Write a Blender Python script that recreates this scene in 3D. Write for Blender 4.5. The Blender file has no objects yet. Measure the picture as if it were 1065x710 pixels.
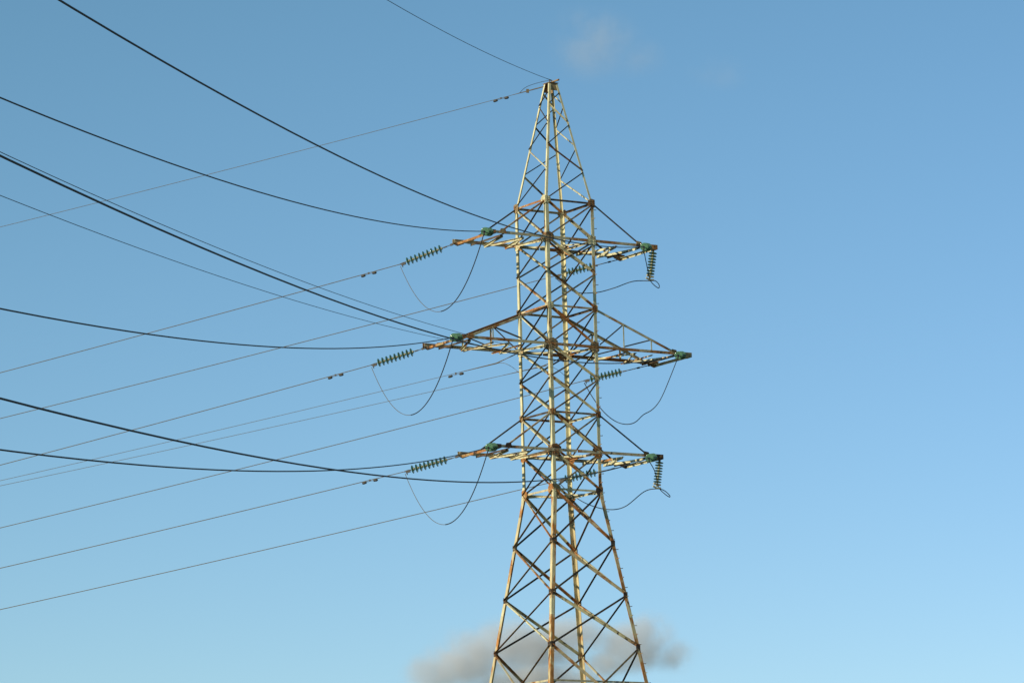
import bpy, bmesh, math, random
from mathutils import Vector, Matrix, Euler, noise

rnd = random.Random(7)
R = math.radians
scene = bpy.context.scene
C = scene.collection

# ------------------------------------------------------------------ camera
cam_d = bpy.data.cameras.new('camera')
cam = bpy.data.objects.new('camera', cam_d)
C.objects.link(cam)
cam_d.sensor_fit = 'HORIZONTAL'
cam_d.sensor_width = 36.0
cam_d.lens = 4570.36 / 1065.0 * 36.0
cam_d.clip_start = 0.1
cam_d.clip_end = 30000.0
FW = Vector((-0.01045567, 0.98550319, 0.16933444))
RT = Vector((0.9995399, 0.01512236, -0.0262928))
UP = Vector((0.02847238, -0.16898161, 0.98520787))
cam.matrix_world = Matrix(((RT.x, UP.x, -FW.x, 0), (RT.y, UP.y, -FW.y, -150.0),
                           (RT.z, UP.z, -FW.z, 1.6), (0, 0, 0, 1)))
scene.camera = cam
scene.render.engine = 'CYCLES'
scene.cycles.volume_bounces = 2

# ------------------------------------------------------------------ sky and sun
SUN_AZ = 221.0      # direction towards the sun, degrees anticlockwise from +X
SUN_EL = 21.0
world = bpy.data.worlds.new('World')
scene.world = world
world.use_nodes = True
wn, wl = world.node_tree.nodes, world.node_tree.links
wn.clear()
sky = wn.new('ShaderNodeTexSky')
sky.sky_type = 'NISHITA'
sky.sun_disc = False
sky.sun_elevation = R(SUN_EL)
sky.sun_rotation = R(90.0 - SUN_AZ)
sky.altitude = 0.0
sky.air_density = 1.0
sky.dust_density = 0.0
sky.ozone_density = 1.0
bg = wn.new('ShaderNodeBackground')
bg.inputs['Strength'].default_value = 0.10
out = wn.new('ShaderNodeOutputWorld')
# clear-air colour response of the sky: per-channel power and gain
sep = wn.new('ShaderNodeSeparateColor'); comb = wn.new('ShaderNodeCombineColor')
wl.new(sky.outputs[0], sep.inputs[0])
for ch, (gm, ga) in enumerate(((1.21, 0.86), (1.08, 1.010), (1.50, 1.50))):
    pw = wn.new('ShaderNodeMath'); pw.operation = 'POWER'; pw.inputs[1].default_value = gm
    mu = wn.new('ShaderNodeMath'); mu.operation = 'MULTIPLY'; mu.inputs[1].default_value = ga * 10.0 * (0.1 ** gm)
    wl.new(sep.outputs[ch], pw.inputs[0]); wl.new(pw.outputs[0], mu.inputs[0]); wl.new(mu.outputs[0], comb.inputs[ch])
wl.new(comb.outputs[0], bg.inputs[0])
wl.new(bg.outputs[0], out.inputs[0])

sun_d = bpy.data.lights.new('sun', 'SUN')
sun_d.energy = 5.0
sun_d.angle = R(0.5)
sun_d.color = (1.0, 0.90, 0.70)
sun = bpy.data.objects.new('sun', sun_d)
C.objects.link(sun)
sdir = Vector((math.cos(R(SUN_AZ)) * math.cos(R(SUN_EL)), math.sin(R(SUN_AZ)) * math.cos(R(SUN_EL)), math.sin(R(SUN_EL))))
sun.rotation_euler = sdir.to_track_quat('Z', 'Y').to_euler()

scene.view_settings.view_transform = 'Standard'
scene.view_settings.look = 'None'
scene.view_settings.exposure = 0.0
scene.view_settings.gamma = 1.0
scene.view_settings.use_curve_mapping = False

# ------------------------------------------------------------------ helpers
class MB:
    """collects shapes and links them as ONE mesh object"""
    def __init__(self):
        self.v = []; self.f = []; self.m = []
    def add(self, vs, fs, mi=0):
        o = len(self.v)
        self.v += [tuple(x) for x in vs]
        self.f += [tuple(i + o for i in f) for f in fs]
        self.m += [mi] * len(fs)
    def prism(self, p, q, poly, a, b, mi=0):
        """polygon (list of (s,t) along a,b) swept from p to q"""
        n = len(poly)
        vs = [p + a * s + b * t for s, t in poly] + [q + a * s + b * t for s, t in poly]
        fs = [tuple(range(n - 1, -1, -1)), tuple(range(n, 2 * n))]
        fs += [(i, (i + 1) % n, n + (i + 1) % n, n + i) for i in range(n)]
        self.add(vs, fs, mi)
    def angle(self, p, q, d1, d2, w1, w2=None, t=0.009, mi=0):
        """steel angle section: heel on p-q, one flange along d1, the other along d2"""
        p, q = Vector(p), Vector(q)
        w2 = w2 or w1
        ax = (q - p).normalized()
        a = Vector(d1); a = (a - ax * a.dot(ax)).normalized()
        b = Vector(d2); b = (b - ax * b.dot(ax)); b = (b - a * b.dot(a)).normalized()
        self.prism(p, q, [(0, 0), (w1, 0), (w1, t), (t, t), (t, w2), (0, w2)], a, b, mi)
    def angle_ends(self, p, q, d1, d2, w1, w2, t, ends):
        p, q = Vector(p), Vector(q)
        if not ends: return self.angle(p, q, d1, d2, w1, w2, t)
        d = (q - p).normalized(); e1, e2 = p + d * ends[0], q - d * ends[1]
        self.angle(p, e1, d1, d2, w1, w2, t, 1); self.angle(e1, e2, d1, d2, w1, w2, t, 0); self.angle(e2, q, d1, d2, w1, w2, t, 1)
    def plate(self, pts, nrm, t, mi=0):
        pts = [Vector(x) for x in pts]; nv = Vector(nrm).normalized() * t
        n = len(pts)
        vs = pts + [x + nv for x in pts]
        fs = [tuple(range(n - 1, -1, -1)), tuple(range(n, 2 * n))]
        fs += [(i, (i + 1) % n, n + (i + 1) % n, n + i) for i in range(n)]
        self.add(vs, fs, mi)
    def box(self, c, sx, sy, sz, mi=0, ax=None):
        c = Vector(c)
        X, Y, Z = ax if ax else (Vector((1, 0, 0)), Vector((0, 1, 0)), Vector((0, 0, 1)))
        vs = [c + X * (sx / 2 * i) + Y * (sy / 2 * j) + Z * (sz / 2 * k) for i in (-1, 1) for j in (-1, 1) for k in (-1, 1)]
        self.add(vs, [(0, 1, 3, 2), (4, 6, 7, 5), (0, 4, 5, 1), (2, 3, 7, 6), (0, 2, 6, 4), (1, 5, 7, 3)], mi)
    def tube(self, path, r, n=6, mi=0):
        path = [Vector(x) for x in path]
        rings = []
        m = len(path)
        ref = None
        for i in range(m):
            t = (path[min(i + 1, m - 1)] - path[max(i - 1, 0)]).normalized()
            if ref is None:
                ref = t.orthogonal().normalized()
            a = (ref - t * ref.dot(t)).normalized(); ref = a
            b = t.cross(a)
            rr = r[i] if isinstance(r, (list, tuple)) else r
            rings.append([path[i] + (a * math.cos(2 * math.pi * k / n) + b * math.sin(2 * math.pi * k / n)) * rr for k in range(n)])
        vs = [v for rg in rings for v in rg]
        fs = []
        for i in range(m - 1):
            for k in range(n):
                fs.append((i * n + k, i * n + (k + 1) % n, (i + 1) * n + (k + 1) % n, (i + 1) * n + k))
        fs += [tuple(range(n - 1, -1, -1)), tuple((m - 1) * n + k for k in range(n))]
        self.add(vs, fs, mi)
    def lathe(self, prof, n=18, mi=0):
        """profile (x, r) revolved about the X axis"""
        vs = []; fs = []
        for x, r in prof:
            vs += [(x, r * math.cos(2 * math.pi * k / n), r * math.sin(2 * math.pi * k / n)) for k in range(n)]
        for i in range(len(prof) - 1):
            for k in range(n):
                fs.append((i * n + k, (i + 1) * n + k, (i + 1) * n + (k + 1) % n, i * n + (k + 1) % n))
        fs += [tuple(range(n)), tuple((len(prof) - 1) * n + k for k in range(n - 1, -1, -1))]
        self.add(vs, fs, mi)
    def mesh(self, name, mats):
        me = bpy.data.meshes.new(name)
        me.from_pydata(self.v, [], self.f)
        for m in (mats if isinstance(mats, (list, tuple)) else [mats]):
            me.materials.append(m)
        for p, mi in zip(me.polygons, self.m):
            p.material_index = mi
        bm = bmesh.new(); bm.from_mesh(me)
        bmesh.ops.recalc_face_normals(bm, faces=bm.faces)
        bm.to_mesh(me); bm.free()
        return me
    def build(self, name, mats, parent=None, smooth=False):
        me = self.mesh(name, mats)
        if smooth:
            for p in me.polygons: p.use_smooth = True
        return link(name, me, parent)

def link(name, me, parent=None):
    o = bpy.data.objects.new(name, me)
    C.objects.link(o)
    if parent: o.parent = parent
    return o

def tag(o, label=None, cat=None, group=None, kind=None):
    if label: o['label'] = label
    if cat: o['category'] = cat
    if group: o['group'] = group
    if kind: o['kind'] = kind
    return o

def empty(name, mat):
    o = bpy.data.objects.new(name, None)
    o.empty_display_size = 0.2
    C.objects.link(o)
    o.matrix_world = mat
    return o

# ------------------------------------------------------------------ materials
def new_mat(name):
    m = bpy.data.materials.new(name)
    m.use_nodes = True
    return m, m.node_tree.nodes, m.node_tree.links, m.node_tree.nodes['Principled BSDF']

def simple(name, col, rough=0.5, metal=0.0, var=0.25, scale=8.0):
    m, n, l, b = new_mat(name)
    tc = n.new('ShaderNodeTexCoord')
    nz = n.new('ShaderNodeTexNoise'); nz.inputs['Scale'].default_value = scale; nz.inputs['Detail'].default_value = 5
    l.new(tc.outputs['Object'], nz.inputs['Vector'])
    rp = n.new('ShaderNodeValToRGB')
    rp.color_ramp.elements[0].position = 0.3; rp.color_ramp.elements[1].position = 0.7
    rp.color_ramp.elements[0].color = (*[c * (1 - var) for c in col], 1)
    rp.color_ramp.elements[1].color = (*[min(1, c * (1 + var)) for c in col], 1)
    l.new(nz.outputs['Fac'], rp.inputs[0]); l.new(rp.outputs[0], b.inputs['Base Color'])
    b.inputs['Roughness'].default_value = rough
    b.inputs['Metallic'].default_value = metal
    return m

def steel(name, pale, rust_lo, dark_lo, rust=(0.30, 0.125, 0.035), dark=(0.045, 0.030, 0.020), dsc=2.6, streak=1.0):
    """old peeling paint: pale coat, orange rust stains, dark bare patches"""
    m, n, l, b = new_mat(name)
    tc = n.new('ShaderNodeTexCoord')
    oi = n.new('ShaderNodeObjectInfo')
    sh = n.new('ShaderNodeVectorMath'); sh.operation = 'ADD'
    sc = n.new('ShaderNodeVectorMath'); sc.operation = 'SCALE'
    comb = n.new('ShaderNodeCombineXYZ')
    for k in range(3): l.new(oi.outputs['Random'], comb.inputs[k])
    sc.inputs['Scale'].default_value = 37.0
    l.new(comb.outputs[0], sc.inputs[0]); l.new(tc.outputs['Object'], sh.inputs[0]); l.new(sc.outputs[0], sh.inputs[1])
    st = n.new('ShaderNodeVectorMath'); st.operation = 'MULTIPLY'; st.inputs[1].default_value = (1, 1, streak)
    l.new(sh.outputs[0], st.inputs[0])
    def nz(scale, detail=6.0, rough=0.62):
        x = n.new('ShaderNodeTexNoise'); x.inputs['Scale'].default_value = scale
        x.inputs['Detail'].default_value = detail; x.inputs['Roughness'].default_value = rough
        l.new(st.outputs[0], x.inputs['Vector']); return x
    def ramp(src, a, c, ca, cb):
        r = n.new('ShaderNodeValToRGB'); e = r.color_ramp.elements
        e[0].position = a; e[1].position = c; e[0].color = (*ca, 1); e[1].color = (*cb, 1)
        l.new(src, r.inputs[0]); return r
    def mix(fac, a, c):
        x = n.new('ShaderNodeMix'); x.data_type = 'RGBA'
        l.new(fac, x.inputs[0])
        for s, k in ((a, 6), (c, 7)):
            if isinstance(s, tuple): x.inputs[k].default_value = (*s, 1)
            else: l.new(s, x.inputs[k])
        return x.outputs[2]
    w, k = (1, 1, 1), (0, 0, 0)
    grime = ramp(nz(5.0).outputs['Fac'], 0.35, 0.68, tuple(c * 0.62 for c in pale), pale)
    n1 = nz(1.6 if streak == 1.0 else 3.4, 8, 0.66)
    ad = n.new('ShaderNodeMath'); ad.operation = 'MULTIPLY_ADD'; ad.inputs[1].default_value = 0.20; ad.inputs[2].default_value = -0.10
    l.new(oi.outputs['Random'], ad.inputs[0])
    s1 = n.new('ShaderNodeMath'); s1.operation = 'ADD'; l.new(n1.outputs['Fac'], s1.inputs[0]); l.new(ad.outputs[0], s1.inputs[1])
    rmask = ramp(s1.outputs[0], rust_lo, rust_lo + 0.09, k, w)
    rcol = ramp(nz(9.0).outputs['Fac'], 0.35, 0.7, tuple(c * 0.55 for c in rust), tuple(min(1, c * 1.35) for c in rust))
    n2 = nz(dsc, 7, 0.7)
    dmask = ramp(n2.outputs['Fac'], dark_lo, dark_lo + 0.05, k, w)
    c1 = mix(rmask.outputs[0], grime.outputs[0], rcol.outputs[0])
    c2 = mix(dmask.outputs[0], c1, dark)
    l.new(c2, b.inputs['Base Color'])
    b.inputs['Roughness'].default_value = 0.68
    b.inputs['Specular IOR Level'].default_value = 0.3
    return m

M_LEG = steel('peeling_cream_steel', (0.72, 0.66, 0.39), 0.57, 0.595, rust=(0.40, 0.18, 0.05), dsc=3.4, streak=0.45)
M_LEG_RUST = steel('rust_streaked_steel', (0.66, 0.55, 0.30), 0.49, 0.60, rust=(0.42, 0.18, 0.045), dsc=4.0, streak=0.35)
M_PALE = steel('flaking_cream_steel', (0.73, 0.67, 0.40), 0.58, 0.555, rust=(0.40, 0.18, 0.05), dsc=4.2)
M_DARK = steel('shaded_rust_brown_steel', (0.135, 0.098, 0.055), 0.52, 0.48, rust=(0.13, 0.058, 0.022))  # brown rust coat with the underside shade of the '/' braces mixed in
M_BROWN = steel('brown_stained_steel', (0.34, 0.24, 0.12), 0.50, 0.56, rust=(0.24, 0.10, 0.03), dsc=4.0)
M_RUSTY = steel('rust_eaten_steel', (0.62, 0.53, 0.30), 0.40, 0.52, rust=(0.36, 0.155, 0.045), dsc=5.0)
M_CHORD = steel('rust_stained_steel', (0.60, 0.52, 0.32), 0.48, 0.58, rust=(0.36, 0.155, 0.045))
M_GUSSET = steel('rusted_gusset_steel', (0.48, 0.38, 0.18), 0.42, 0.52, rust=(0.38, 0.17, 0.05))
M_WIRE = simple('black_conductor', (0.016, 0.0155, 0.015), 0.75)  # even near-black wire colour, much darker than the far spans
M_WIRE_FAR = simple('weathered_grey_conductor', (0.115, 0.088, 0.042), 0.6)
M_IRON = simple('dark_iron_fittings', (0.038, 0.034, 0.026), 0.65, 0.0)
M_CAP = simple('galvanised_cap', (0.40, 0.36, 0.20), 0.6, 0.0)
M_CONC = simple('concrete', (0.34, 0.33, 0.30), 0.85, 0, 0.2, 3)

mg, n, l, b = new_mat('green_insulator_glass')
b.inputs['Base Color'].default_value = (0.075, 0.25, 0.155, 1)
b.inputs['Roughness'].default_value = 0.12
b.inputs['IOR'].default_value = 1.5
b.inputs['Transmission Weight'].default_value = 0.55
_tc = n.new('ShaderNodeTexCoord'); _nz = n.new('ShaderNodeTexNoise'); _nz.inputs['Scale'].default_value = 14
_rp = n.new('ShaderNodeValToRGB')
_rp.color_ramp.elements[0].color = (0.09, 0.26, 0.15, 1); _rp.color_ramp.elements[1].color = (0.26, 0.46, 0.28, 1)
l.new(_tc.outputs['Object'], _nz.inputs['Vector']); l.new(_nz.outputs['Fac'], _rp.inputs[0]); l.new(_rp.outputs[0], b.inputs['Base Color'])
M_GLASS = mg

# ground material: rough scrubby grass
mgr, n, l, b = new_mat('rough_grass_ground')
tc = n.new('ShaderNodeTexCoord')
n1 = n.new('ShaderNodeTexNoise'); n1.inputs['Scale'].default_value = 0.08; n1.inputs['Detail'].default_value = 10
n2 = n.new('ShaderNodeTexNoise'); n2.inputs['Scale'].default_value = 2.5; n2.inputs['Detail'].default_value = 8
l.new(tc.outputs['Object'], n1.inputs['Vector']); l.new(tc.outputs['Object'], n2.inputs['Vector'])
r1 = n.new('ShaderNodeValToRGB'); e = r1.color_ramp.elements
e[0].position = 0.35; e[0].color = (0.045, 0.075, 0.02, 1); e[1].position = 0.68; e[1].color = (0.16, 0.13, 0.06, 1)
r2 = n.new('ShaderNodeValToRGB'); e = r2.color_ramp.elements
e[0].position = 0.3; e[0].color = (0.5, 0.5, 0.5, 1); e[1].position = 0.75; e[1].color = (1, 1, 1, 1)
mx = n.new('ShaderNodeMix'); mx.data_type = 'RGBA'; mx.blend_type = 'MULTIPLY'; mx.inputs[0].default_value = 1
l.new(n1.outputs['Fac'], r1.inputs[0]); l.new(n2.outputs['Fac'], r2.inputs[0])
l.new(r1.outputs[0], mx.inputs[6]); l.new(r2.outputs[0], mx.inputs[7]); l.new(mx.outputs[2], b.inputs['Base Color'])
b.inputs['Roughness'].default_value = 0.95
M_GROUND = mgr

# ------------------------------------------------------------------ ground (one sheet to the horizon)
ZB = 4.2
def gz(x, y):
    t = min(max((y + 150.0) / 130.0, 0.0), 1.0)
    z = ZB * t * t * (3 - 2 * t)
    d = math.hypot(x, y + 60)
    if d > 40:
        z += 0.8 * noise.noise((x * 0.012, y * 0.012, 0.3)) * min((d - 40) / 120, 1) * (1 if abs(y + 150) > 25 or abs(x) > 25 else 0)
    return z
def coords():
    c = [0.0]; s = 6.0
    while c[-1] < 9000:
        c.append(c[-1] + s)
        if c[-1] > 240: s *= 1.25
    return [-x for x in reversed(c[1:])] + c
cs = coords()
g = MB()
N = len(cs)
g.add([(x, y - 60, gz(x, y - 60)) for y in cs for x in cs],
      [(j * N + i, j * N + i + 1, (j + 1) * N + i + 1, (j + 1) * N + i) for j in range(N - 1) for i in range(N - 1)])
tag(g.build('ground', M_GROUND, smooth=True), kind='structure')

# ------------------------------------------------------------------ the tower
TH = 0.5763770328533283
LOC = Matrix.Translation((0, 0, ZB)) @ Matrix.Rotation(TH, 4, 'Z')      # tower frame: x along the arms, z from the ground
T = empty('transmission_tower', LOC)
tag(T, 'tall rusty cream-painted steel lattice tower with six cross arms and a pointed peak', 'transmission tower')

HW, HA, HA2, HC, HD, HD2, HE, HF, HG, H1, H2, H3 = [z - ZB for z in (32.092, 30.771, 29.621, 28.383, 27.040, 25.913, 24.687, 23.367, 22.019, 20.208, 18.412, 16.607)]
H4, H5, H6 = 13.42 - ZB, 9.6 - ZB, 0.25
HP = 36.46 - ZB
def width(h):
    if h >= HW: return 1.99 + (0.34 - 1.99) * (h - HW) / (HP - HW)
    if h >= HG: return 1.975 + 0.015 * (h - HG) / (HW - HG)
    return 1.975 + (3.60 - 1.975) * (HG - h) / (HG - H3)
CORN = {'N': (-1, -1), 'L': (-1, 1), 'R': (1, -1), 'B': (1, 1)}
def node(c, h, inset=0.0):
    s = width(h) / 2 - inset
    return Vector((CORN[c][0] * s, CORN[c][1] * s, h))
ZV = Vector((0, 0, 1))
FACES = {('L', 'N'): Vector((-1, 0, 0)), ('N', 'R'): Vector((0, -1, 0)), ('L', 'B'): Vector((0, 1, 0)), ('B', 'R'): Vector((1, 0, 0))}
FRONT = {('L', 'N'), ('N', 'R')}

# legs, heel of the angle outwards
for c, (sx, sy) in CORN.items():
    m = MB()
    for h0, h1, w in ((HG, HW + 0.02, 0.125), (0.0, HG, 0.140)):
        m.angle(node(c, h0), node(c, h1), (-sx, 0, 0), (0, -sy, 0), w, t=0.012, mi=1 if h0 < HG else 0)
    # splice covers riveted over the leg joints
    for h in (HG, HD - 0.55, H2 - 0.5, H5):
        p0 = node(c, h - 0.28) + Vector((sx, sy, 0)) * 0.004; p1 = node(c, h + 0.28) + Vector((sx, sy, 0)) * 0.004
        m.angle(p0, p1, (-sx, 0, 0), (0, -sy, 0), 0.115, t=0.008)
    leg = m.build('leg', [M_LEG, M_LEG_RUST], T)
    f = MB()
    f.box(node(c, 0.05) + Vector((0, 0, 0.0)), 0.9, 0.9, 0.7)
    f.box(node(c, 0.44), 0.5, 0.5, 0.1)
    f.build('footing', M_CONC, T)
    if c == 'R':
        h = 2.6; k = 0
        while h < HW - 0.2:
            if h > 9.0:
                sb = MB()
                p = node(c, h)
                if k % 2:
                    sb.tube([p + Vector((-0.05, 0.015, 0)), p + Vector((-0.05, -0.12, 0)), p + Vector((-0.05, -0.125, 0.02))], 0.011, 6)
                else:
                    sb.tube([p + Vector((-0.015, 0.05, 0)), p + Vector((0.12, 0.05, 0)), p + Vector((0.125, 0.05, 0.02))], 0.011, 6)
                sb.build('step_bolt', M_GUSSET, leg)
            h += 0.33; k += 1

def brace(m, a, b, outw, face, slash, w=0.065, off=0.014, t=0.007, ends=None):
    """an angle brace on a face; the free flange stands towards or away from the face"""
    d = (b - a).normalized()
    # pull the ends a little inside the gussets
    a = a + d * 0.05; b = b - d * 0.05
    perp = d.cross(outw).normalized()
    if perp.z < 0: perp = -perp                      # upper edge direction
    out = outw if face in FRONT else -outw
    sidev = out
    if slash:
        if face in (('L', 'N'), ('B', 'R')):
            base = -perp * (w / 2); m.angle(a + base + outw * off, b + base + outw * off, perp, sidev, w * 0.85, w, t)
        else:
            base = -perp * (w / 2); m.angle(a + base + outw * (off if face in FRONT else -off), b + base + outw * (off if face in FRONT else -off), perp, -sidev, w * 0.85, w, t)
    else:
        o2 = -0.012 if True else off
        base = perp * (w / 2); m.angle_ends(a + base + outw * o2, b + base + outw * o2, -perp, sidev, w * 1.1, w * 0.9, t, ends)

# in the picture L is left of N, N left of R, L left of B, B left of R
PAN = [HW, HA, HA2, HC, HD, HD2, HE, HF, HG, H1, H2, H3]
panels = list(zip(PAN[:-1], PAN[1:])) + [(H3, H4)]
for up, lo in panels:
    big = lo < HG - 0.1
    w = 0.075 if big else 0.062
    for fc, outw in FACES.items():
        a, b_ = fc
        for slash in (True, False):
            m = MB()
            p, q = (node(a, lo), node(b_, up)) if slash else (node(a, up), node(b_, lo))
            brace(m, p, q, outw, fc, slash, w * (1.06 if slash else 1.05), ends=(rnd.uniform(.15, .5), rnd.uniform(.15, .5)))
            mat = (M_BROWN if (fc == ('L', 'N') and big) or rnd.random() < .42 else M_DARK) if slash else (M_PALE if rnd.random() < (0.5 if big else 0.75) else M_CHORD)  # '/' braces darkened in colour for their shaded undersides, on top of rust
            m.build('brace', mat if slash else [mat, M_RUSTY], T)
m = MB()
for up, lo in ((H4, H5), (H5, H6)):
    for fc, outw in FACES.items():
        a, b_ = fc
        for slash in (True, False):
            p, q = (node(a, lo), node(b_, up)) if slash else (node(a, up), node(b_, lo))
            brace(m, p, q, outw, fc, slash, 0.085)
tag(m.build('lower_bracing', M_CHORD, T), kind='stuff')

# horizontal struts round the body
def strut(h, fc, outw, mat, w=0.07):
    m = MB()
    a, b_ = node(fc[0], h), node(fc[1], h)
    d = (b_ - a).normalized()
    a += d * 0.03; b_ -= d * 0.03
    m.angle(a - outw * 0.02 + ZV * (w / 2), b_ - outw * 0.02 + ZV * (w / 2), -ZV, -outw, w, w, 0.008)
    m.build('strut', mat, T)
ARM_H = {HA: 'short', HD: 'long', HF: 'short'}
for h in (HW, HA, HC, HD, HE, HF, HG):
    for fc, outw in FACES.items():
        if h in ARM_H and outw.x == 0: continue           # the arm chords run through these two faces
        mat = rnd.choice([M_CHORD, M_DARK, M_PALE]) if h not in (HC, HW) else rnd.choice([M_DARK, M_CHORD])
        strut(h, fc, outw, mat)
    # plan bracing
    if h in (HA, HD, HF, HG):
        m = MB()
        zo = ZV * -0.05
        m.angle(node('L', h, .06) + zo, node('R', h, .06) + zo, (0, 0, -1), (1, 1, 0), 0.055, 0.055, 0.007)
        m.build('plan_brace', M_PALE, T)
        m = MB()
        zo = ZV * -0.115
        m.angle(node('N', h, .06) + zo, node('B', h, .06) + zo, (0, 0, -1), (1, -1, 0), 0.055, 0.055, 0.007)
        m.build('plan_brace', M_CHORD, T)
# belt through the crossing of the tall panel under the flare
HX = HG - 0  # placeholder level, replaced below
s3, s4 = width(H3), width(H4)
HX = H3 - 1.24
for fc, outw in FACES.items():
    strut(HX, fc, outw, M_CHORD, 0.065)
for h in (H4, H5):
    for fc, outw in FACES.items():
        strut(h, fc, outw, M_CHORD, 0.09)

# gusset plates at the nodes
def gusset(c, h, size, mat=M_GUSSET):
    p = node(c, h); sx, sy = CORN[c]
    for axis in (0, 1):
        m = MB()
        al = Vector((-sx, 0, 0)) if axis == 0 else Vector((0, -sy, 0))
        nr = Vector((0, sy, 0)) if axis == 0 else Vector((sx, 0, 0))
        s = size * rnd.uniform(0.85, 1.15)
        o = p + nr * 0.016
        pts = [o - al * 0.03 - ZV * s * 0.42, o + al * s * 0.35 - ZV * s * 0.55, o + al * s * 0.8 - ZV * s * 0.22,
               o + al * s * 0.8 + ZV * s * 0.25, o + al * s * 0.38 + ZV * s * 0.52, o - al * 0.03 + ZV * s * 0.42]
        m.plate(pts, nr, 0.010)
        ax = (al, nr, ZV)
        for i in range(2):
            for j in range(3):
                m.box(o + al * s * (0.14 + 0.4 * i) + ZV * s * (-0.25 + 0.25 * j) + nr * 0.016, 0.032, 0.016, 0.032, 0, ax)
        m.build('gusset_plate', mat, T)
for h, sz in ((HW, 0.28), (HA, 0.38), (HC, 0.26), (HD, 0.37), (HE, 0.24), (HF, 0.38), (HG, 0.36)):
    for c in CORN:
        gusset(c, h, sz, rnd.choice([M_GUSSET, M_GUSSET, M_LEG, M_BROWN]) if h != HG else M_GUSSET)
for h in (H1, H2, H3, H4):
    for c in CORN:
        p = node(c, h); sx, sy = CORN[c]
        m = MB()
        for al, nr in ((Vector((-sx, 0, 0)), Vector((0, sy, 0))), (Vector((0, -sy, 0)), Vector((sx, 0, 0)))):
            o = p + nr * 0.014
            m.plate([o - ZV * 0.10, o + al * 0.16 - ZV * 0.08, o + al * 0.16 + ZV * 0.08, o + ZV * 0.10], nr, 0.009)
        m.build('gusset_plate', M_DARK, T)

# peak: four converging legs, single lacing, cap
m = MB()
for c, (sx, sy) in CORN.items():
    m.angle(node(c, HW - 0.15), node(c, HP), (-sx, 0, 0), (0, -sy, 0), 0.078, t=0.009)
pk = m.build('tower_peak', M_LEG, T)
fr = [0, .265, .47, .66, .82, .93]
PKH = [HW + (HP - HW) * f for f in fr]
def lace(c0, c1, fc):
    seq = [c0, c1, c0, c1, c0, c1]
    for i in range(5):
        a, b_ = node(seq[i], PKH[i]), node(seq[i + 1], PKH[i + 1])
        left_low = seq[i] == fc[0]
        m = MB()
        p, q = (a, b_) if left_low else (b_, a)
        brace(m, p, q, FACES[fc], fc, left_low, 0.042 if i else 0.05, 0.012, 0.006)
        m.build('brace', M_DARK if left_low or rnd.random() < .3 else M_PALE, pk)  # '/' lacing carries the same shade-darkened rust colour
lace('N', 'R', ('N', 'R')); lace('B', 'L', ('L', 'B')); lace('L', 'N', ('L', 'N')); lace('R', 'B', ('B', 'R'))
m = MB()
m.plate([(-.2, -.2, HP), (.2, -.2, HP), (.2, .2, HP), (-.2, .2, HP)], ZV, 0.02)
m.plate([(-.17, -.166, HP - .26), (.17, -.166, HP - .26), (.17, -.166, HP - .01), (-.17, -.166, HP - .01)], (0, -1, 0), 0.01)
m.plate([(-.17, .156, HP - .30), (.17, .156, HP - .30), (.17, .156, HP - .01), (-.17, .156, HP - .01)], (0, 1, 0), 0.01)
m.plate([(.01, -.15, HP - .34), (.01, .15, HP - .34), (.01, .15, HP - .01), (.01, -.15, HP - .01)], (1, 0, 0), 0.01)
m.box((0, -0.28, HP + 0.045), 0.05, 0.5, 0.05)
m.tube([(0.05, 0.0, HP), (0.05, 0, HP + 0.14)], 0.018); m.tube([(-0.1, -0.1, HP), (-0.1, -0.1, HP + 0.12)], 0.015)
m.build('cap_plate', M_BROWN, pk)

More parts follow.
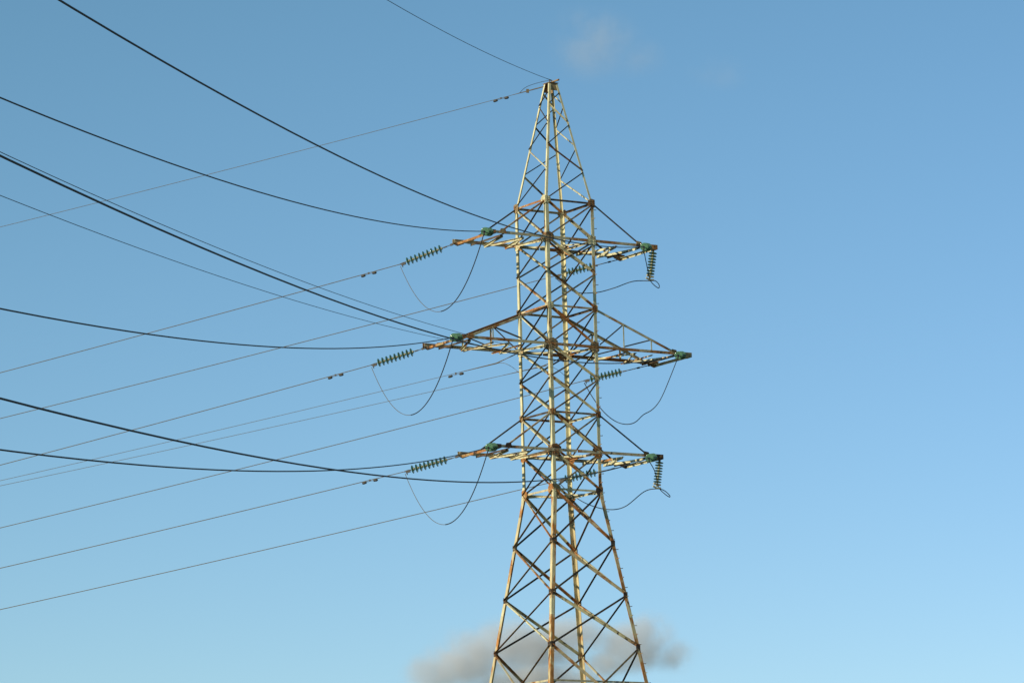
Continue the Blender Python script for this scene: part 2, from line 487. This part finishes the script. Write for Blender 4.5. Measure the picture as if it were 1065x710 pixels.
# cross arms
S = 0.99
def arm(sgn, h, tie_x, end_x, tie_h, long_arm):
    """two level chords, end beams, sloping ties above; sgn -1 left, +1 right"""
    x = lambda v: sgn * v
    m = MB()
    zc = ZV * 0.0
    for sy in (-1, 1):
        # the chord starts on the far leg of the face so it doubles as the face strut on one side
        x0 = -S if sgn > 0 else S - 0.02
        x0 = 0.02 * sgn
        a = Vector((x0, sy * (S + 0.03), h + 0.045)); b_ = Vector((x(end_x), sy * (S + 0.03), h + 0.045))
        m.angle(a, b_, (0, 0, -1), (0, -sy, 0), 0.10, 0.09, 0.010)
    a = m.build('cross_arm', M_CHORD, T)
    # end beams across the two chords
    for xx, zo in ((tie_x, 0.0), (end_x - 0.10, 0.004)):
        m = MB()
        m.angle((x(xx), -S - 0.05, h - 0.062 + zo), (x(xx), S + 0.05, h - 0.062 + zo), (-sgn, 0, 0), (0, 0, -1), 0.08, 0.065 if xx == tie_x else 0.085, 0.010)
        m.build('end_beam', M_DARK if xx == tie_x else (M_PALE if sgn > 0 else M_GUSSET), a)
    # hanging plates at the tip for the insulator strings
    for sy in (-1, 1):
        m = MB()
        yy = sy * (S + 0.044)
        m.plate([(x(end_x - .42), yy, h + .06), (x(end_x + .05), yy, h + .06), (x(end_x + .05), yy, h - .10), (x(end_x - .15), yy, h - .17), (x(end_x - .42), yy, h - .07)], (0, sy, 0), 0.012)
        m.build('tip_plate', M_GUSSET, a)
        m = MB()
        m.plate([(x(tie_x - .18), yy, h - .055), (x(tie_x + .13), yy, h - .055), (x(tie_x + .06), yy, h + .11), (x(tie_x - .12), yy, h + .14)], (0, sy, 0), 0.012)
        m.build('tie_plate', M_GUSSET, a)
        # sloping tie from the ring above
        m = MB()
        p = Vector((x(S), sy * (S - 0.01), tie_h)); q = Vector((x(tie_x), sy * (S + 0.02), h + 0.07))
        w = 0.085 if long_arm else 0.055
        m.angle(p, q, (0, 0, -1), (0, -sy, 0), w, w, 0.008)
        m.build('tie', M_CHORD if long_arm else (M_DARK if sy < 0 and sgn > 0 or sy > 0 else M_CHORD), a)
        if long_arm:
            at = lambda v: p.lerp(q, (v - S) / (tie_x - S))
            for v in (2.1, 3.25):
                m = MB()
                t_ = at(v)
                m.angle((x(v), sy * (S + .012), t_.z - .03), (x(v), sy * (S + .012), h + .02), (-1, 0, 0), (0, -sy, 0), 0.05, 0.05, 0.006)
                m.build('post', M_PALE, a)
            for v0, v1 in ((S + .1, 2.1), (2.1, 3.25)):
                m = MB()
                t_ = at(v1)
                m.angle((x(v0), sy * (S + .004), h + .07), (x(v1), sy * (S + .004), t_.z - .05), (0, 0, 1), (0, -sy, 0), 0.045, 0.045, 0.006)
                m.build('web_brace', M_DARK, a)
    # zigzag lacing in plan between the chords
    n = 4
    x0 = S + 0.05
    st = (tie_x - 0.08 - x0) / n
    sy = -1
    for i in range(n):
        m = MB()
        p = Vector((x(x0 + st * i), sy * (S - .04), h - .075 - .004 * i)); q = Vector((x(x0 + st * (i + 1)), -sy * (S - .04), h - .075 - .004 * i))
        m.angle(p, q, (0, 0, -1), (sgn, 0, 0), 0.062 if long_arm else 0.08, 0.06, 0.007)
        m.build('lacing', M_PALE, a)
        sy = -sy
    if long_arm:
        for v in (2.1, 3.25):
            m = MB()
            m.angle((x(v), -S, h - .105), (x(v), S, h - .105), (0, 0, -1), (sgn, 0, 0), 0.05, 0.05, 0.006)
            m.build('lacing', M_CHORD, a)
    return a
arm(-1, HA, 2.82, 3.50, HW, False); arm(1, HA, 2.85, 3.54, HW, False)
arm(-1, HD, 4.22, 4.80, HC, True); arm(1, HD, 4.18, 4.84, HC, True)
arm(-1, HF, 2.82, 3.50, HE, False); arm(1, HF, 2.88, 3.50, HE, False)

# ------------------------------------------------------------------ insulator strings
EX = Vector((math.cos(TH), math.sin(TH), 0)); EY = Vector((-math.sin(TH), math.cos(TH), 0))
def W(x, y, z):                      # tower x, y and true height -> world
    return EX * x + EY * y + Vector((0, 0, z))
md = MB()
md.lathe([(-.020, .014), (-.018, .040), (.030, .046), (.045, .040), (.052, .020)], 14, 1)          # iron cap
md.lathe([(.036, .046), (.041, .085), (.050, .120), (.060, .134), (.066, .132), (.062, .112), (.070, .100), (.060, .086), (.068, .070), (.058, .056), (.062, .020)], 22, 0)   # glass shell
md.lathe([(.050, .012), (.140, .011)], 8, 1)                                                        # pin
DISC = md.mesh('insulator_disc', [M_GLASS, M_CAP])
for p in DISC.polygons: p.use_smooth = True
def frame(o, d):
    d = d.normalized()
    y = Vector((0, 0, 1)).cross(d)
    y = y.normalized() if y.length > 0.2 else EY
    z = d.cross(y)
    return Matrix(((d.x, y.x, z.x, o.x), (d.y, y.y, z.y, o.y), (d.z, y.z, z.z, o.z), (0, 0, 0, 1)))
GRP = 'green glass insulator strings on the tower'
def string(o, e, lk, nd, label, dead_end=True, tail=0.22):
    """from attach point o to end e: link of length lk, nd discs, clamp"""
    d = e - o; ln = d.length
    t = empty('insulator_string', frame(o, d))
    tag(t, label, 'insulator string', GRP)
    pitch = (ln - lk - tail) / nd
    m = MB()
    m.tube([(0.0, 0, 0), (0.06, 0, 0)], 0.03)
    if lk > 0.7:
        m.tube([(0.05, 0, 0), (lk - .12, 0, 0)], 0.017)
        m.box((lk * .45, 0, 0), 0.10, 0.05, 0.05)
    else:
        m.tube([(0.05, 0, 0), (lk - .1, 0, 0)], 0.015)
    m.box((0.10, 0, 0), 0.10, 0.03, 0.07); m.box((lk - .10, 0, 0), 0.14, 0.05, 0.035)
    m.build('link_rod', M_IRON, t)
    for i in range(nd):
        o_ = link('insulator_disc', DISC, t)
        o_.location = (lk + pitch * (i + .15), 0, 0)
        o_.scale = (pitch / 0.15, 1.08, 1.08)
    m = MB()
    if dead_end:
        m.tube([(ln - tail, 0, 0), (ln - tail * .5, 0, 0), (ln + .02, 0, 0)], [0.02, 0.035, 0.022])
        m.box((ln - tail * .5, 0, -0.04), 0.16, 0.05, 0.06)
        m.tube([(ln - .05, 0, -.03), (ln - .06, 0, -.13)], 0.02)
    else:
        m.box((ln - tail * .6, 0, 0), tail * .7, 0.05, 0.08)
        m.tube([(ln - .02, 0, -0.16), (ln + .02, 0, 0), (ln - .02, 0, 0.16)], 0.032)
        m.box((ln - .12, 0, 0.10), 0.05, 0.06, 0.08); m.box((ln - .12, 0, -0.10), 0.05, 0.06, 0.08)
    m.build('clamp', M_IRON if dead_end else M_CAP, t)
    return t

ARMNAME = {'T': 'top', 'M': 'middle', 'L': 'lowest'}
SIDE = {'L': 'left', 'R': 'right'}
ZA_, ZD_, ZF_ = 30.771, 27.040, 23.367
FAR_S = {'TL': (-3.50, ZA_), 'TR': (3.50, ZA_), 'ML': (-4.75, ZD_), 'MR': (4.60, ZD_), 'LL': (-3.50, ZF_), 'LR': (3.40, ZF_)}
FAR_W = {'TL': (-.1698, -.295), 'TR': (-.1633, -.04), 'ML': (-.1745, -.178), 'MR': (-.1674, 0.0), 'LL': (-.1550, -.17), 'LR': (-.1541, 0.0)}
NEAR_S = {'TL': (-3.25, ZA_), 'TR': (3.25, ZA_), 'ML': (-4.60, ZD_), 'MR': (4.55, ZD_), 'LL': (-3.30, ZF_), 'LR': (3.20, ZF_)}
NEAR_W = {'TL': (264.74, -.1962, .42073e-3), 'TR': (264.28, -.1975, .43e-3), 'ML': (265.09, -.1935, .41812e-3),
          'MR': (263.89, -.1866, .44534e-3), 'LL': (264.67, -.1761, .412e-3), 'LR': (264.0, -.1742, .417e-3)}
PF, KF = R(160.0), 0.4e-3
def far_pt(S0, a, dz, t):
    return S0 + Vector((math.cos(PF) * t, math.sin(PF) * t, dz + a * t + KF * t * t))
def near_pt(S0, psi, a, k, t):
    return S0 + Vector((math.cos(psi) * t, math.sin(psi) * t, a * t + k * t * t))
def steps(t0, t1, n=90):
    return [t0 + (t1 - t0) * (i / n) ** 1.15 for i in range(n + 1)]

FAR_END, NEAR_END = {}, {}
LBL_FAR = {
 'TL': 'green glass insulator string pulled left from the tip of the top left cross arm',
 'ML': 'green glass insulator string pulled left from the tip of the long middle left cross arm',
 'LL': 'green glass insulator string pulled left from the tip of the lowest left cross arm',
 'TR': 'green insulator string seen through the lattice under the top right cross arm',
 'MR': 'dark green insulator string sloping under the middle right cross arm beside the leg',
 'LR': 'green insulator string seen through the lattice just under the lowest right cross arm'}
LBL_NEAR = {
 'TL': 'end-on green insulator string facing us at the top left cross arm tip',
 'ML': 'end-on green insulator string facing us at the middle left cross arm tip',
 'LL': 'end-on green insulator string facing us at the lowest left cross arm tip',
 'TR': 'end-on round green insulator string facing us at the top right cross arm tip',
 'MR': 'end-on round green insulator string facing us at the long middle right arm tip',
 'LR': 'end-on round green insulator string facing us at the lowest right cross arm tip'}
LBL_WF = {
 'TL': 'thin olive power wire running down left from the top left insulator string',
 'ML': 'thin olive power wire running down left from the middle left insulator string',
 'LL': 'thin olive power wire running down left from the lowest left insulator string',
 'TR': 'thin olive power wire passing behind the tower from the top right cross arm',
 'MR': 'thin olive power wire passing behind the tower from the middle right cross arm',
 'LR': 'lowest thin olive wire in the sky, from the lowest right cross arm'}
LBL_WN = {
 'TL': 'black power wire sagging overhead towards us from the top left cross arm tip',
 'ML': 'black power wire sagging towards us from the middle left cross arm tip',
 'LL': 'black power wire, flattest of all, sagging from the lowest left cross arm tip',
 'TR': 'black power wire crossing steeply overhead from the top right cross arm tip',
 'MR': 'thick black power wire crossing the lattice to the middle right cross arm tip',
 'LR': 'thick black power wire crossing the lattice to the lowest right cross arm tip'}
GW = 'power wires strung from the tower'
for k in FAR_S:
    x, z = FAR_S[k]; S0 = W(x, .955, z)
    a, dz = FAR_W[k]
    left = k[1] == 'L'
    tt = 2.05 if left else 2.6
    e = far_pt(S0, a, dz, tt); FAR_END[k] = e
    att = S0 + Vector((0, 0, -0.10 if left else -0.06)) + (EY * 0.06)
    string(att, e, 0.45 if left else 1.15, 9, LBL_FAR[k])
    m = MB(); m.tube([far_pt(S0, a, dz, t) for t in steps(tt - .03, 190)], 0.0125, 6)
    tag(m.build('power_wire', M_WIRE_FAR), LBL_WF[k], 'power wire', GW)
    # near span
    x, z = NEAR_S[k]; S1 = W(x, -.955, z)
    psi, a2, k2 = NEAR_W[k]; psi = R(psi)
    e = near_pt(S1, psi, a2, k2, 2.05); NEAR_END[k] = e
    string(S1 + Vector((0, 0, -0.05)) - EY * 0.07, e, 0.45, 9, LBL_NEAR[k])
    m = MB(); m.tube([near_pt(S1, psi, a2, k2, t) for t in steps(2.0, 270)], 0.0152, 8)
    tag(m.build('power_wire', M_WIRE), LBL_WN[k], 'power wire', GW)

# jumper support strings hanging at the right tips
JT = {'T': (W(3.471, -.955, 30.70), W(3.275, -.955, 29.60)), 'L': (W(3.455, -.955, 23.30), W(3.289, -.955, 22.27))}
string(JT['T'][0], JT['T'][1], 0.10, 8, 'upright pale green insulator string hanging at the top right cross arm tip', False, 0.16)
string(JT['L'][0], JT['L'][1], 0.10, 8, 'upright pale green insulator string hanging from the lowest right cross arm tip', False, 0.16)

# jumper cables
def parab(a, b_, h, n=40):
    return [a.lerp(b_, i / n) - Vector((0, 0, 4 * h * (i / n) * (1 - i / n))) for i in range(n + 1)]
def spline(pts, n=10):
    P = [pts[0] * 2 - pts[1]] + pts + [pts[-1] * 2 - pts[-2]]
    o = []
    for i in range(1, len(P) - 2):
        p0, p1, p2, p3 = P[i - 1:i + 3]
        for j in range(n):
            t = j / n
            o.append(0.5 * ((2 * p1) + (p2 - p0) * t + (2 * p0 - 5 * p1 + 4 * p2 - p3) * t * t + (3 * p1 - p0 - 3 * p2 + p3) * t ** 3))
    return o + [pts[-1]]
GJ = 'jumper cables looping under the arm tips'
dn = Vector((0, 0, -0.08))
for k, h, lab in (('TL', 2.1, 'slack jumper cable looping under the top left cross arm tip'),
                  ('ML', 2.08, 'slack jumper cable looping under the middle left cross arm tip'),
                  ('LL', 2.12, 'slack jumper cable looping under the lowest left cross arm tip'),
                  ('MR', 1.88, 'wide slack jumper cable looping under the middle right cross arm tip')):
    m = MB()
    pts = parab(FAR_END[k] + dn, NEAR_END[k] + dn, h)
    if k == 'MR':      # this one has a kink near the tip end
        pts = [p + Vector((0, 0, 0.10 * math.exp(-((i / 40 - .62) / .06) ** 2) - 0.12 * math.exp(-((i / 40 - .80) / .09) ** 2))) for i, p in enumerate(pts)]
    if k == 'MR':
        m.tube(pts, 0.0155, 6, 1)
    else:       # a pale thin half overlapping a thicker black half at the bottom of the loop
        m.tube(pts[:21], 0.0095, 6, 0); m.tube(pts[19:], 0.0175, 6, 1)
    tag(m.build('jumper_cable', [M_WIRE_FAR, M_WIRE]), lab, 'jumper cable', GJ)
tr = [NEAR_END['TR'] + dn] + [W(*q) for q in ((2.894, -1.40, 29.853), (3.274, -.97, 29.582), (3.482, -.95, 29.396), (3.642, -.96, 29.323), (3.646, -.97, 29.443), (3.490, -.98, 29.560),
      (3.300, -.93, 29.556), (3.0, -.30, 29.619), (2.70, .50, 29.488), (2.40, 1.20, 29.43), (2.1, 2.1, 29.60))] + [FAR_END['TR'] + dn]
m = MB(); m.tube(spline(tr), 0.0155, 6)
tag(m.build('jumper_cable', M_WIRE), 'jumper cable with a small curl at the foot of the top right hanging insulator', 'jumper cable', GJ)
lr = [NEAR_END['LR'] + dn] + [W(*q) for q in ((2.924, -1.40, 22.756), (3.358, -.97, 22.298), (3.604, -.95, 22.078), (3.801, -.96, 21.970), (3.80, -.97, 22.03), (3.565, -.98, 22.185),
      (3.302, -.93, 22.234), (2.999, -.60, 22.160), (2.579, 0, 21.695), (2.254, .60, 21.654), (1.95, 1.40, 21.93), (1.85, 2.3, 22.40))] + [FAR_END['LR'] + dn]
m = MB(); m.tube(spline(lr), 0.0155, 6)
tag(m.build('jumper_cable', M_WIRE), 'jumper cable with a narrow curl at the foot of the lowest right hanging insulator', 'jumper cable', GJ)

# earth wires on the peak
GE = 'earth wires on the peak'
S0 = W(-.13, .12, 36.44)
m = MB()
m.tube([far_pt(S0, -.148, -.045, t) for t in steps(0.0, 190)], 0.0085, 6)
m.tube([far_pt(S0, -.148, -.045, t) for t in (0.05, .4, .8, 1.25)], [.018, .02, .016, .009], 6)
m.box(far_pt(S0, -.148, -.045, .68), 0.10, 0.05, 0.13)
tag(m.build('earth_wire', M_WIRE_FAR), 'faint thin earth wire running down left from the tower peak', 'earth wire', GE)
S1 = W(-.10, -.25, 36.52)
m = MB()
m.tube([near_pt(S1, R(263.39), -.1851, .40753e-3, t) for t in steps(0.0, 270)], 0.0088, 6)
m.tube([near_pt(S1, R(263.39), -.1851, .40753e-3, t) for t in (0.0, .5, 1.0, 1.5)], [.016, .018, .014, .009], 6)
tag(m.build('earth_wire', M_WIRE), 'black earth wire rising overhead to the upper left from the tower peak', 'earth wire', GE)
m = MB()
m.tube(spline([far_pt(S0, -.148, -.045, 1.0), far_pt(S0, -.148, -.045, .7) + Vector((0, 0, .16)), S0 + Vector((-.1, 0, .12)), S1]), 0.008, 6)
tag(m.build('jumper_cable', M_WIRE), 'short earth jumper cable bowed over the clamp at the tower peak', 'jumper cable', GJ)

# thin communication cables tied to the body at middle arm level
GC = 'thin communication cables tied at middle arm level'
comm = {}
for k, S0, a, dz, lab in (('A1', W(-.955, .955, ZD_), -.1470, -.189, 'upper of two fine parallel cables leaving the left leg below the middle arm'),
                          ('A2', W(.955, .955, ZD_), -.1337, -.177, 'lower of two fine parallel cables passing behind the left leg below the middle arm')):
    m = MB()
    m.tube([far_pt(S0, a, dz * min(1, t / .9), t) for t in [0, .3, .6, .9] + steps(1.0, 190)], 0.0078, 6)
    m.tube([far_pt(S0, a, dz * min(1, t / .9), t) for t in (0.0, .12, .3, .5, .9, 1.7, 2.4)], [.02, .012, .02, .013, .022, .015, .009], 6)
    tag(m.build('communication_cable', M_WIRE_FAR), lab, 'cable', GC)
    comm[k] = (S0, a, dz)
for S1, psi, a, k, lab in ((W(.955, .955, ZD_), 262.01, -.1414, .39724e-3, 'thin black cable just above the thick wire, ending behind the middle left arm'),
                           (W(-.955, .955, ZD_), 262.03, -.1441, .38517e-3, 'thin black cable just below the thick wire, ending at the left leg')):
    m = MB(); m.tube([near_pt(S1, R(psi), a, k, t) for t in steps(0.0, 270)], 0.0078, 6)
    tag(m.build('communication_cable', M_WIRE), lab, 'cable', GC)
for k, lab in (('A1', 'small cable slack looping from a clamp into the left tower leg'), ('A2', 'small cable slack looping inside the lattice below the middle arm')):
    S0, a, dz = comm[k]
    p = far_pt(S0, a, dz, .95)
    m = MB(); m.tube(spline([p, p.lerp(S0, .35) + Vector((0, 0, -.12)), p.lerp(S0, .7) + Vector((0, 0, -.42)), S0 + Vector((0, 0, -.78))]), 0.0078, 6)
    tag(m.build('cable_slack', M_WIRE_FAR), lab, 'cable')

# vibration dampers
def damper(o, d, label, drop=0.035):
    t = empty('vibration_damper', frame(o, d))
    tag(t, label, 'vibration damper', 'dumbbell vibration dampers hung on the wires')
    m = MB(); m.box((0, 0, -drop / 2 + .01), 0.05, 0.035, drop + .03); m.build('clamp', M_IRON, t)
    m = MB(); m.tube([(-.22, 0, -drop - .012), (0, 0, -drop), (.22, 0, -drop - .012)], 0.008); m.build('messenger_cable', M_IRON, t)
    for s in (-1, 1):
        m = MB()
        m.tube([(s * .13, 0, -drop - .01), (s * .15, 0, -drop - .012), (s * .25, 0, -drop - .018), (s * .29, 0, -drop - .02)], [.022, .042, .045, .028], 10)
        m.build('weight', M_IRON, t, True)
for k, tt, lab in (('TL', 3.25, 'dark dumbbell damper on the wire beyond the top left insulator string'),
                   ('ML', 3.40, 'dark dumbbell damper on the wire beyond the middle left insulator string'),
                   ('LL', 3.37, 'dark dumbbell damper on the wire beyond the lowest left insulator string')):
    x, z = FAR_S[k]; S0 = W(x, .955, z); a, dz = FAR_W[k]
    damper(far_pt(S0, a, dz, tt), far_pt(S0, a, dz, tt + .1) - far_pt(S0, a, dz, tt), lab)
S0 = W(-.13, .12, 36.44)
damper(far_pt(S0, -.148, -.045, 1.69), far_pt(S0, -.148, -.045, 1.79) - far_pt(S0, -.148, -.045, 1.69), 'small dumbbell damper on the faint earth wire near the tower peak', 0.03)
S0, a, dz = comm['A1']
damper(far_pt(S0, a, dz, 2.42), far_pt(S0, a, dz, 2.52) - far_pt(S0, a, dz, 2.42), 'small dumbbell damper on the fine cable left of the left leg', 0.05)

# ------------------------------------------------------------------ clouds
def pix_dir(px, py):
    return FW + RT * ((px - 532.5) / 4570.36) - UP * ((py - 355.0) / 4570.36)
def cloud(name, dist, lobes, dens, col, label, cat, scale):
    """one soft cloud bank: union of ellipsoid lobes, density from noise and from the distance to each lobe centre"""
    c0 = Vector((0, -150, 1.6))
    m_, n, l, b = new_mat(name + '_vapour')
    n.remove(b)
    o_ = [x for x in n if x.type == 'OUTPUT_MATERIAL'][0]
    pv = n.new('ShaderNodeVolumePrincipled')
    pv.inputs['Color'].default_value = (*col, 1)
    pv.inputs['Anisotropy'].default_value = 0.0
    l.new(pv.outputs[0], o_.inputs['Volume'])
    tc = n.new('ShaderNodeTexCoord')
    bm = bmesh.new()
    acc = None
    px, py = lobes[0][:2]
    org = c0 + pix_dir(px, py) * dist
    for (px, py, rx, ry, wgt) in lobes:
        p = c0 + pix_dir(px, py) * dist - org
        sx, sz = rx / 4570.36 * dist, ry / 4570.36 * dist
        sy = sx * 0.7
        r = bmesh.ops.create_icosphere(bm, subdivisions=3, radius=1.0)
        for v in r['verts']:
            v.co = Vector((v.co.x * sx, v.co.y * sy, v.co.z * sz)) + p
        mp = n.new('ShaderNodeVectorMath'); mp.operation = 'SUBTRACT'; mp.inputs[1].default_value = p
        l.new(tc.outputs['Object'], mp.inputs[0])
        dv = n.new('ShaderNodeVectorMath'); dv.operation = 'DIVIDE'; dv.inputs[1].default_value = (sx, sy, sz)
        l.new(mp.outputs[0], dv.inputs[0])
        le = n.new('ShaderNodeVectorMath'); le.operation = 'LENGTH'; l.new(dv.outputs[0], le.inputs[0])
        mr = n.new('ShaderNodeMapRange'); mr.inputs[1].default_value = 0.15; mr.inputs[2].default_value = 0.98
        mr.inputs[3].default_value = wgt; mr.inputs[4].default_value = 0.0; mr.interpolation_type = 'SMOOTHERSTEP'
        l.new(le.outputs['Value'], mr.inputs[0])
        if acc is None: acc = mr.outputs[0]
        else:
            mxn = n.new('ShaderNodeMath'); mxn.operation = 'MAXIMUM'; l.new(acc, mxn.inputs[0]); l.new(mr.outputs[0], mxn.inputs[1]); acc = mxn.outputs[0]
    nz = n.new('ShaderNodeTexNoise'); nz.inputs['Scale'].default_value = scale; nz.inputs['Detail'].default_value = 8; nz.inputs['Roughness'].default_value = 0.62
    l.new(tc.outputs['Object'], nz.inputs['Vector'])
    nr = n.new('ShaderNodeMapRange'); nr.inputs[1].default_value = 0.40; nr.inputs[2].default_value = 0.62; nr.inputs[3].default_value = 0.0; nr.inputs[4].default_value = 1.6
    l.new(nz.outputs['Fac'], nr.inputs[0])
    m1 = n.new('ShaderNodeMath'); m1.operation = 'MULTIPLY'; l.new(acc, m1.inputs[0]); l.new(nr.outputs[0], m1.inputs[1])
    m2 = n.new('ShaderNodeMath'); m2.operation = 'MULTIPLY'; l.new(m1.outputs[0], m2.inputs[0]); m2.inputs[1].default_value = dens
    l.new(m2.outputs[0], pv.inputs['Density'])
    me = bpy.data.meshes.new(name); 
    bm.to_mesh(me); bm.free()
    me.materials.append(m_)
    o = link(name, me); o.location = org
    # fuse the lobes into one closed skin
    md_ = o.modifiers.new('remesh', 'REMESH'); md_.mode = 'VOXEL'; md_.voxel_size = 14.0 / 4570.36 * dist * 0.35
    m_.cycles.volume_sampling = 'MULTIPLE_IMPORTANCE'
    tag(o, label, cat, 'small grey clouds in the blue sky')
    return o
cloud('cloud', 3000.0, [(492, 684, 70, 42, 1.0), (535, 676, 78, 46, .95), (455, 698, 50, 30, .8), (590, 668, 74, 40, .7), (560, 706, 110, 24, .9),
                        (655, 674, 58, 38, .95), (676, 662, 38, 36, 1.0), (700, 682, 36, 26, .8), (620, 690, 64, 24, .8)],
      0.085, (0.88, 0.90, 0.92), 'low lilac-grey cloud bank behind the tower legs at the bottom of the sky', 'cloud', 0.030)
cloud('cloud', 3000.0, [(620, 46, 62, 52, 1.0), (660, 60, 46, 30, .6), (600, 30, 40, 34, .8), (748, 76, 46, 26, .35)],
      0.0095, (0.86, 0.87, 0.88), 'faint small wisp of grey cloud in the upper sky above the peak', 'cloud', 0.035)
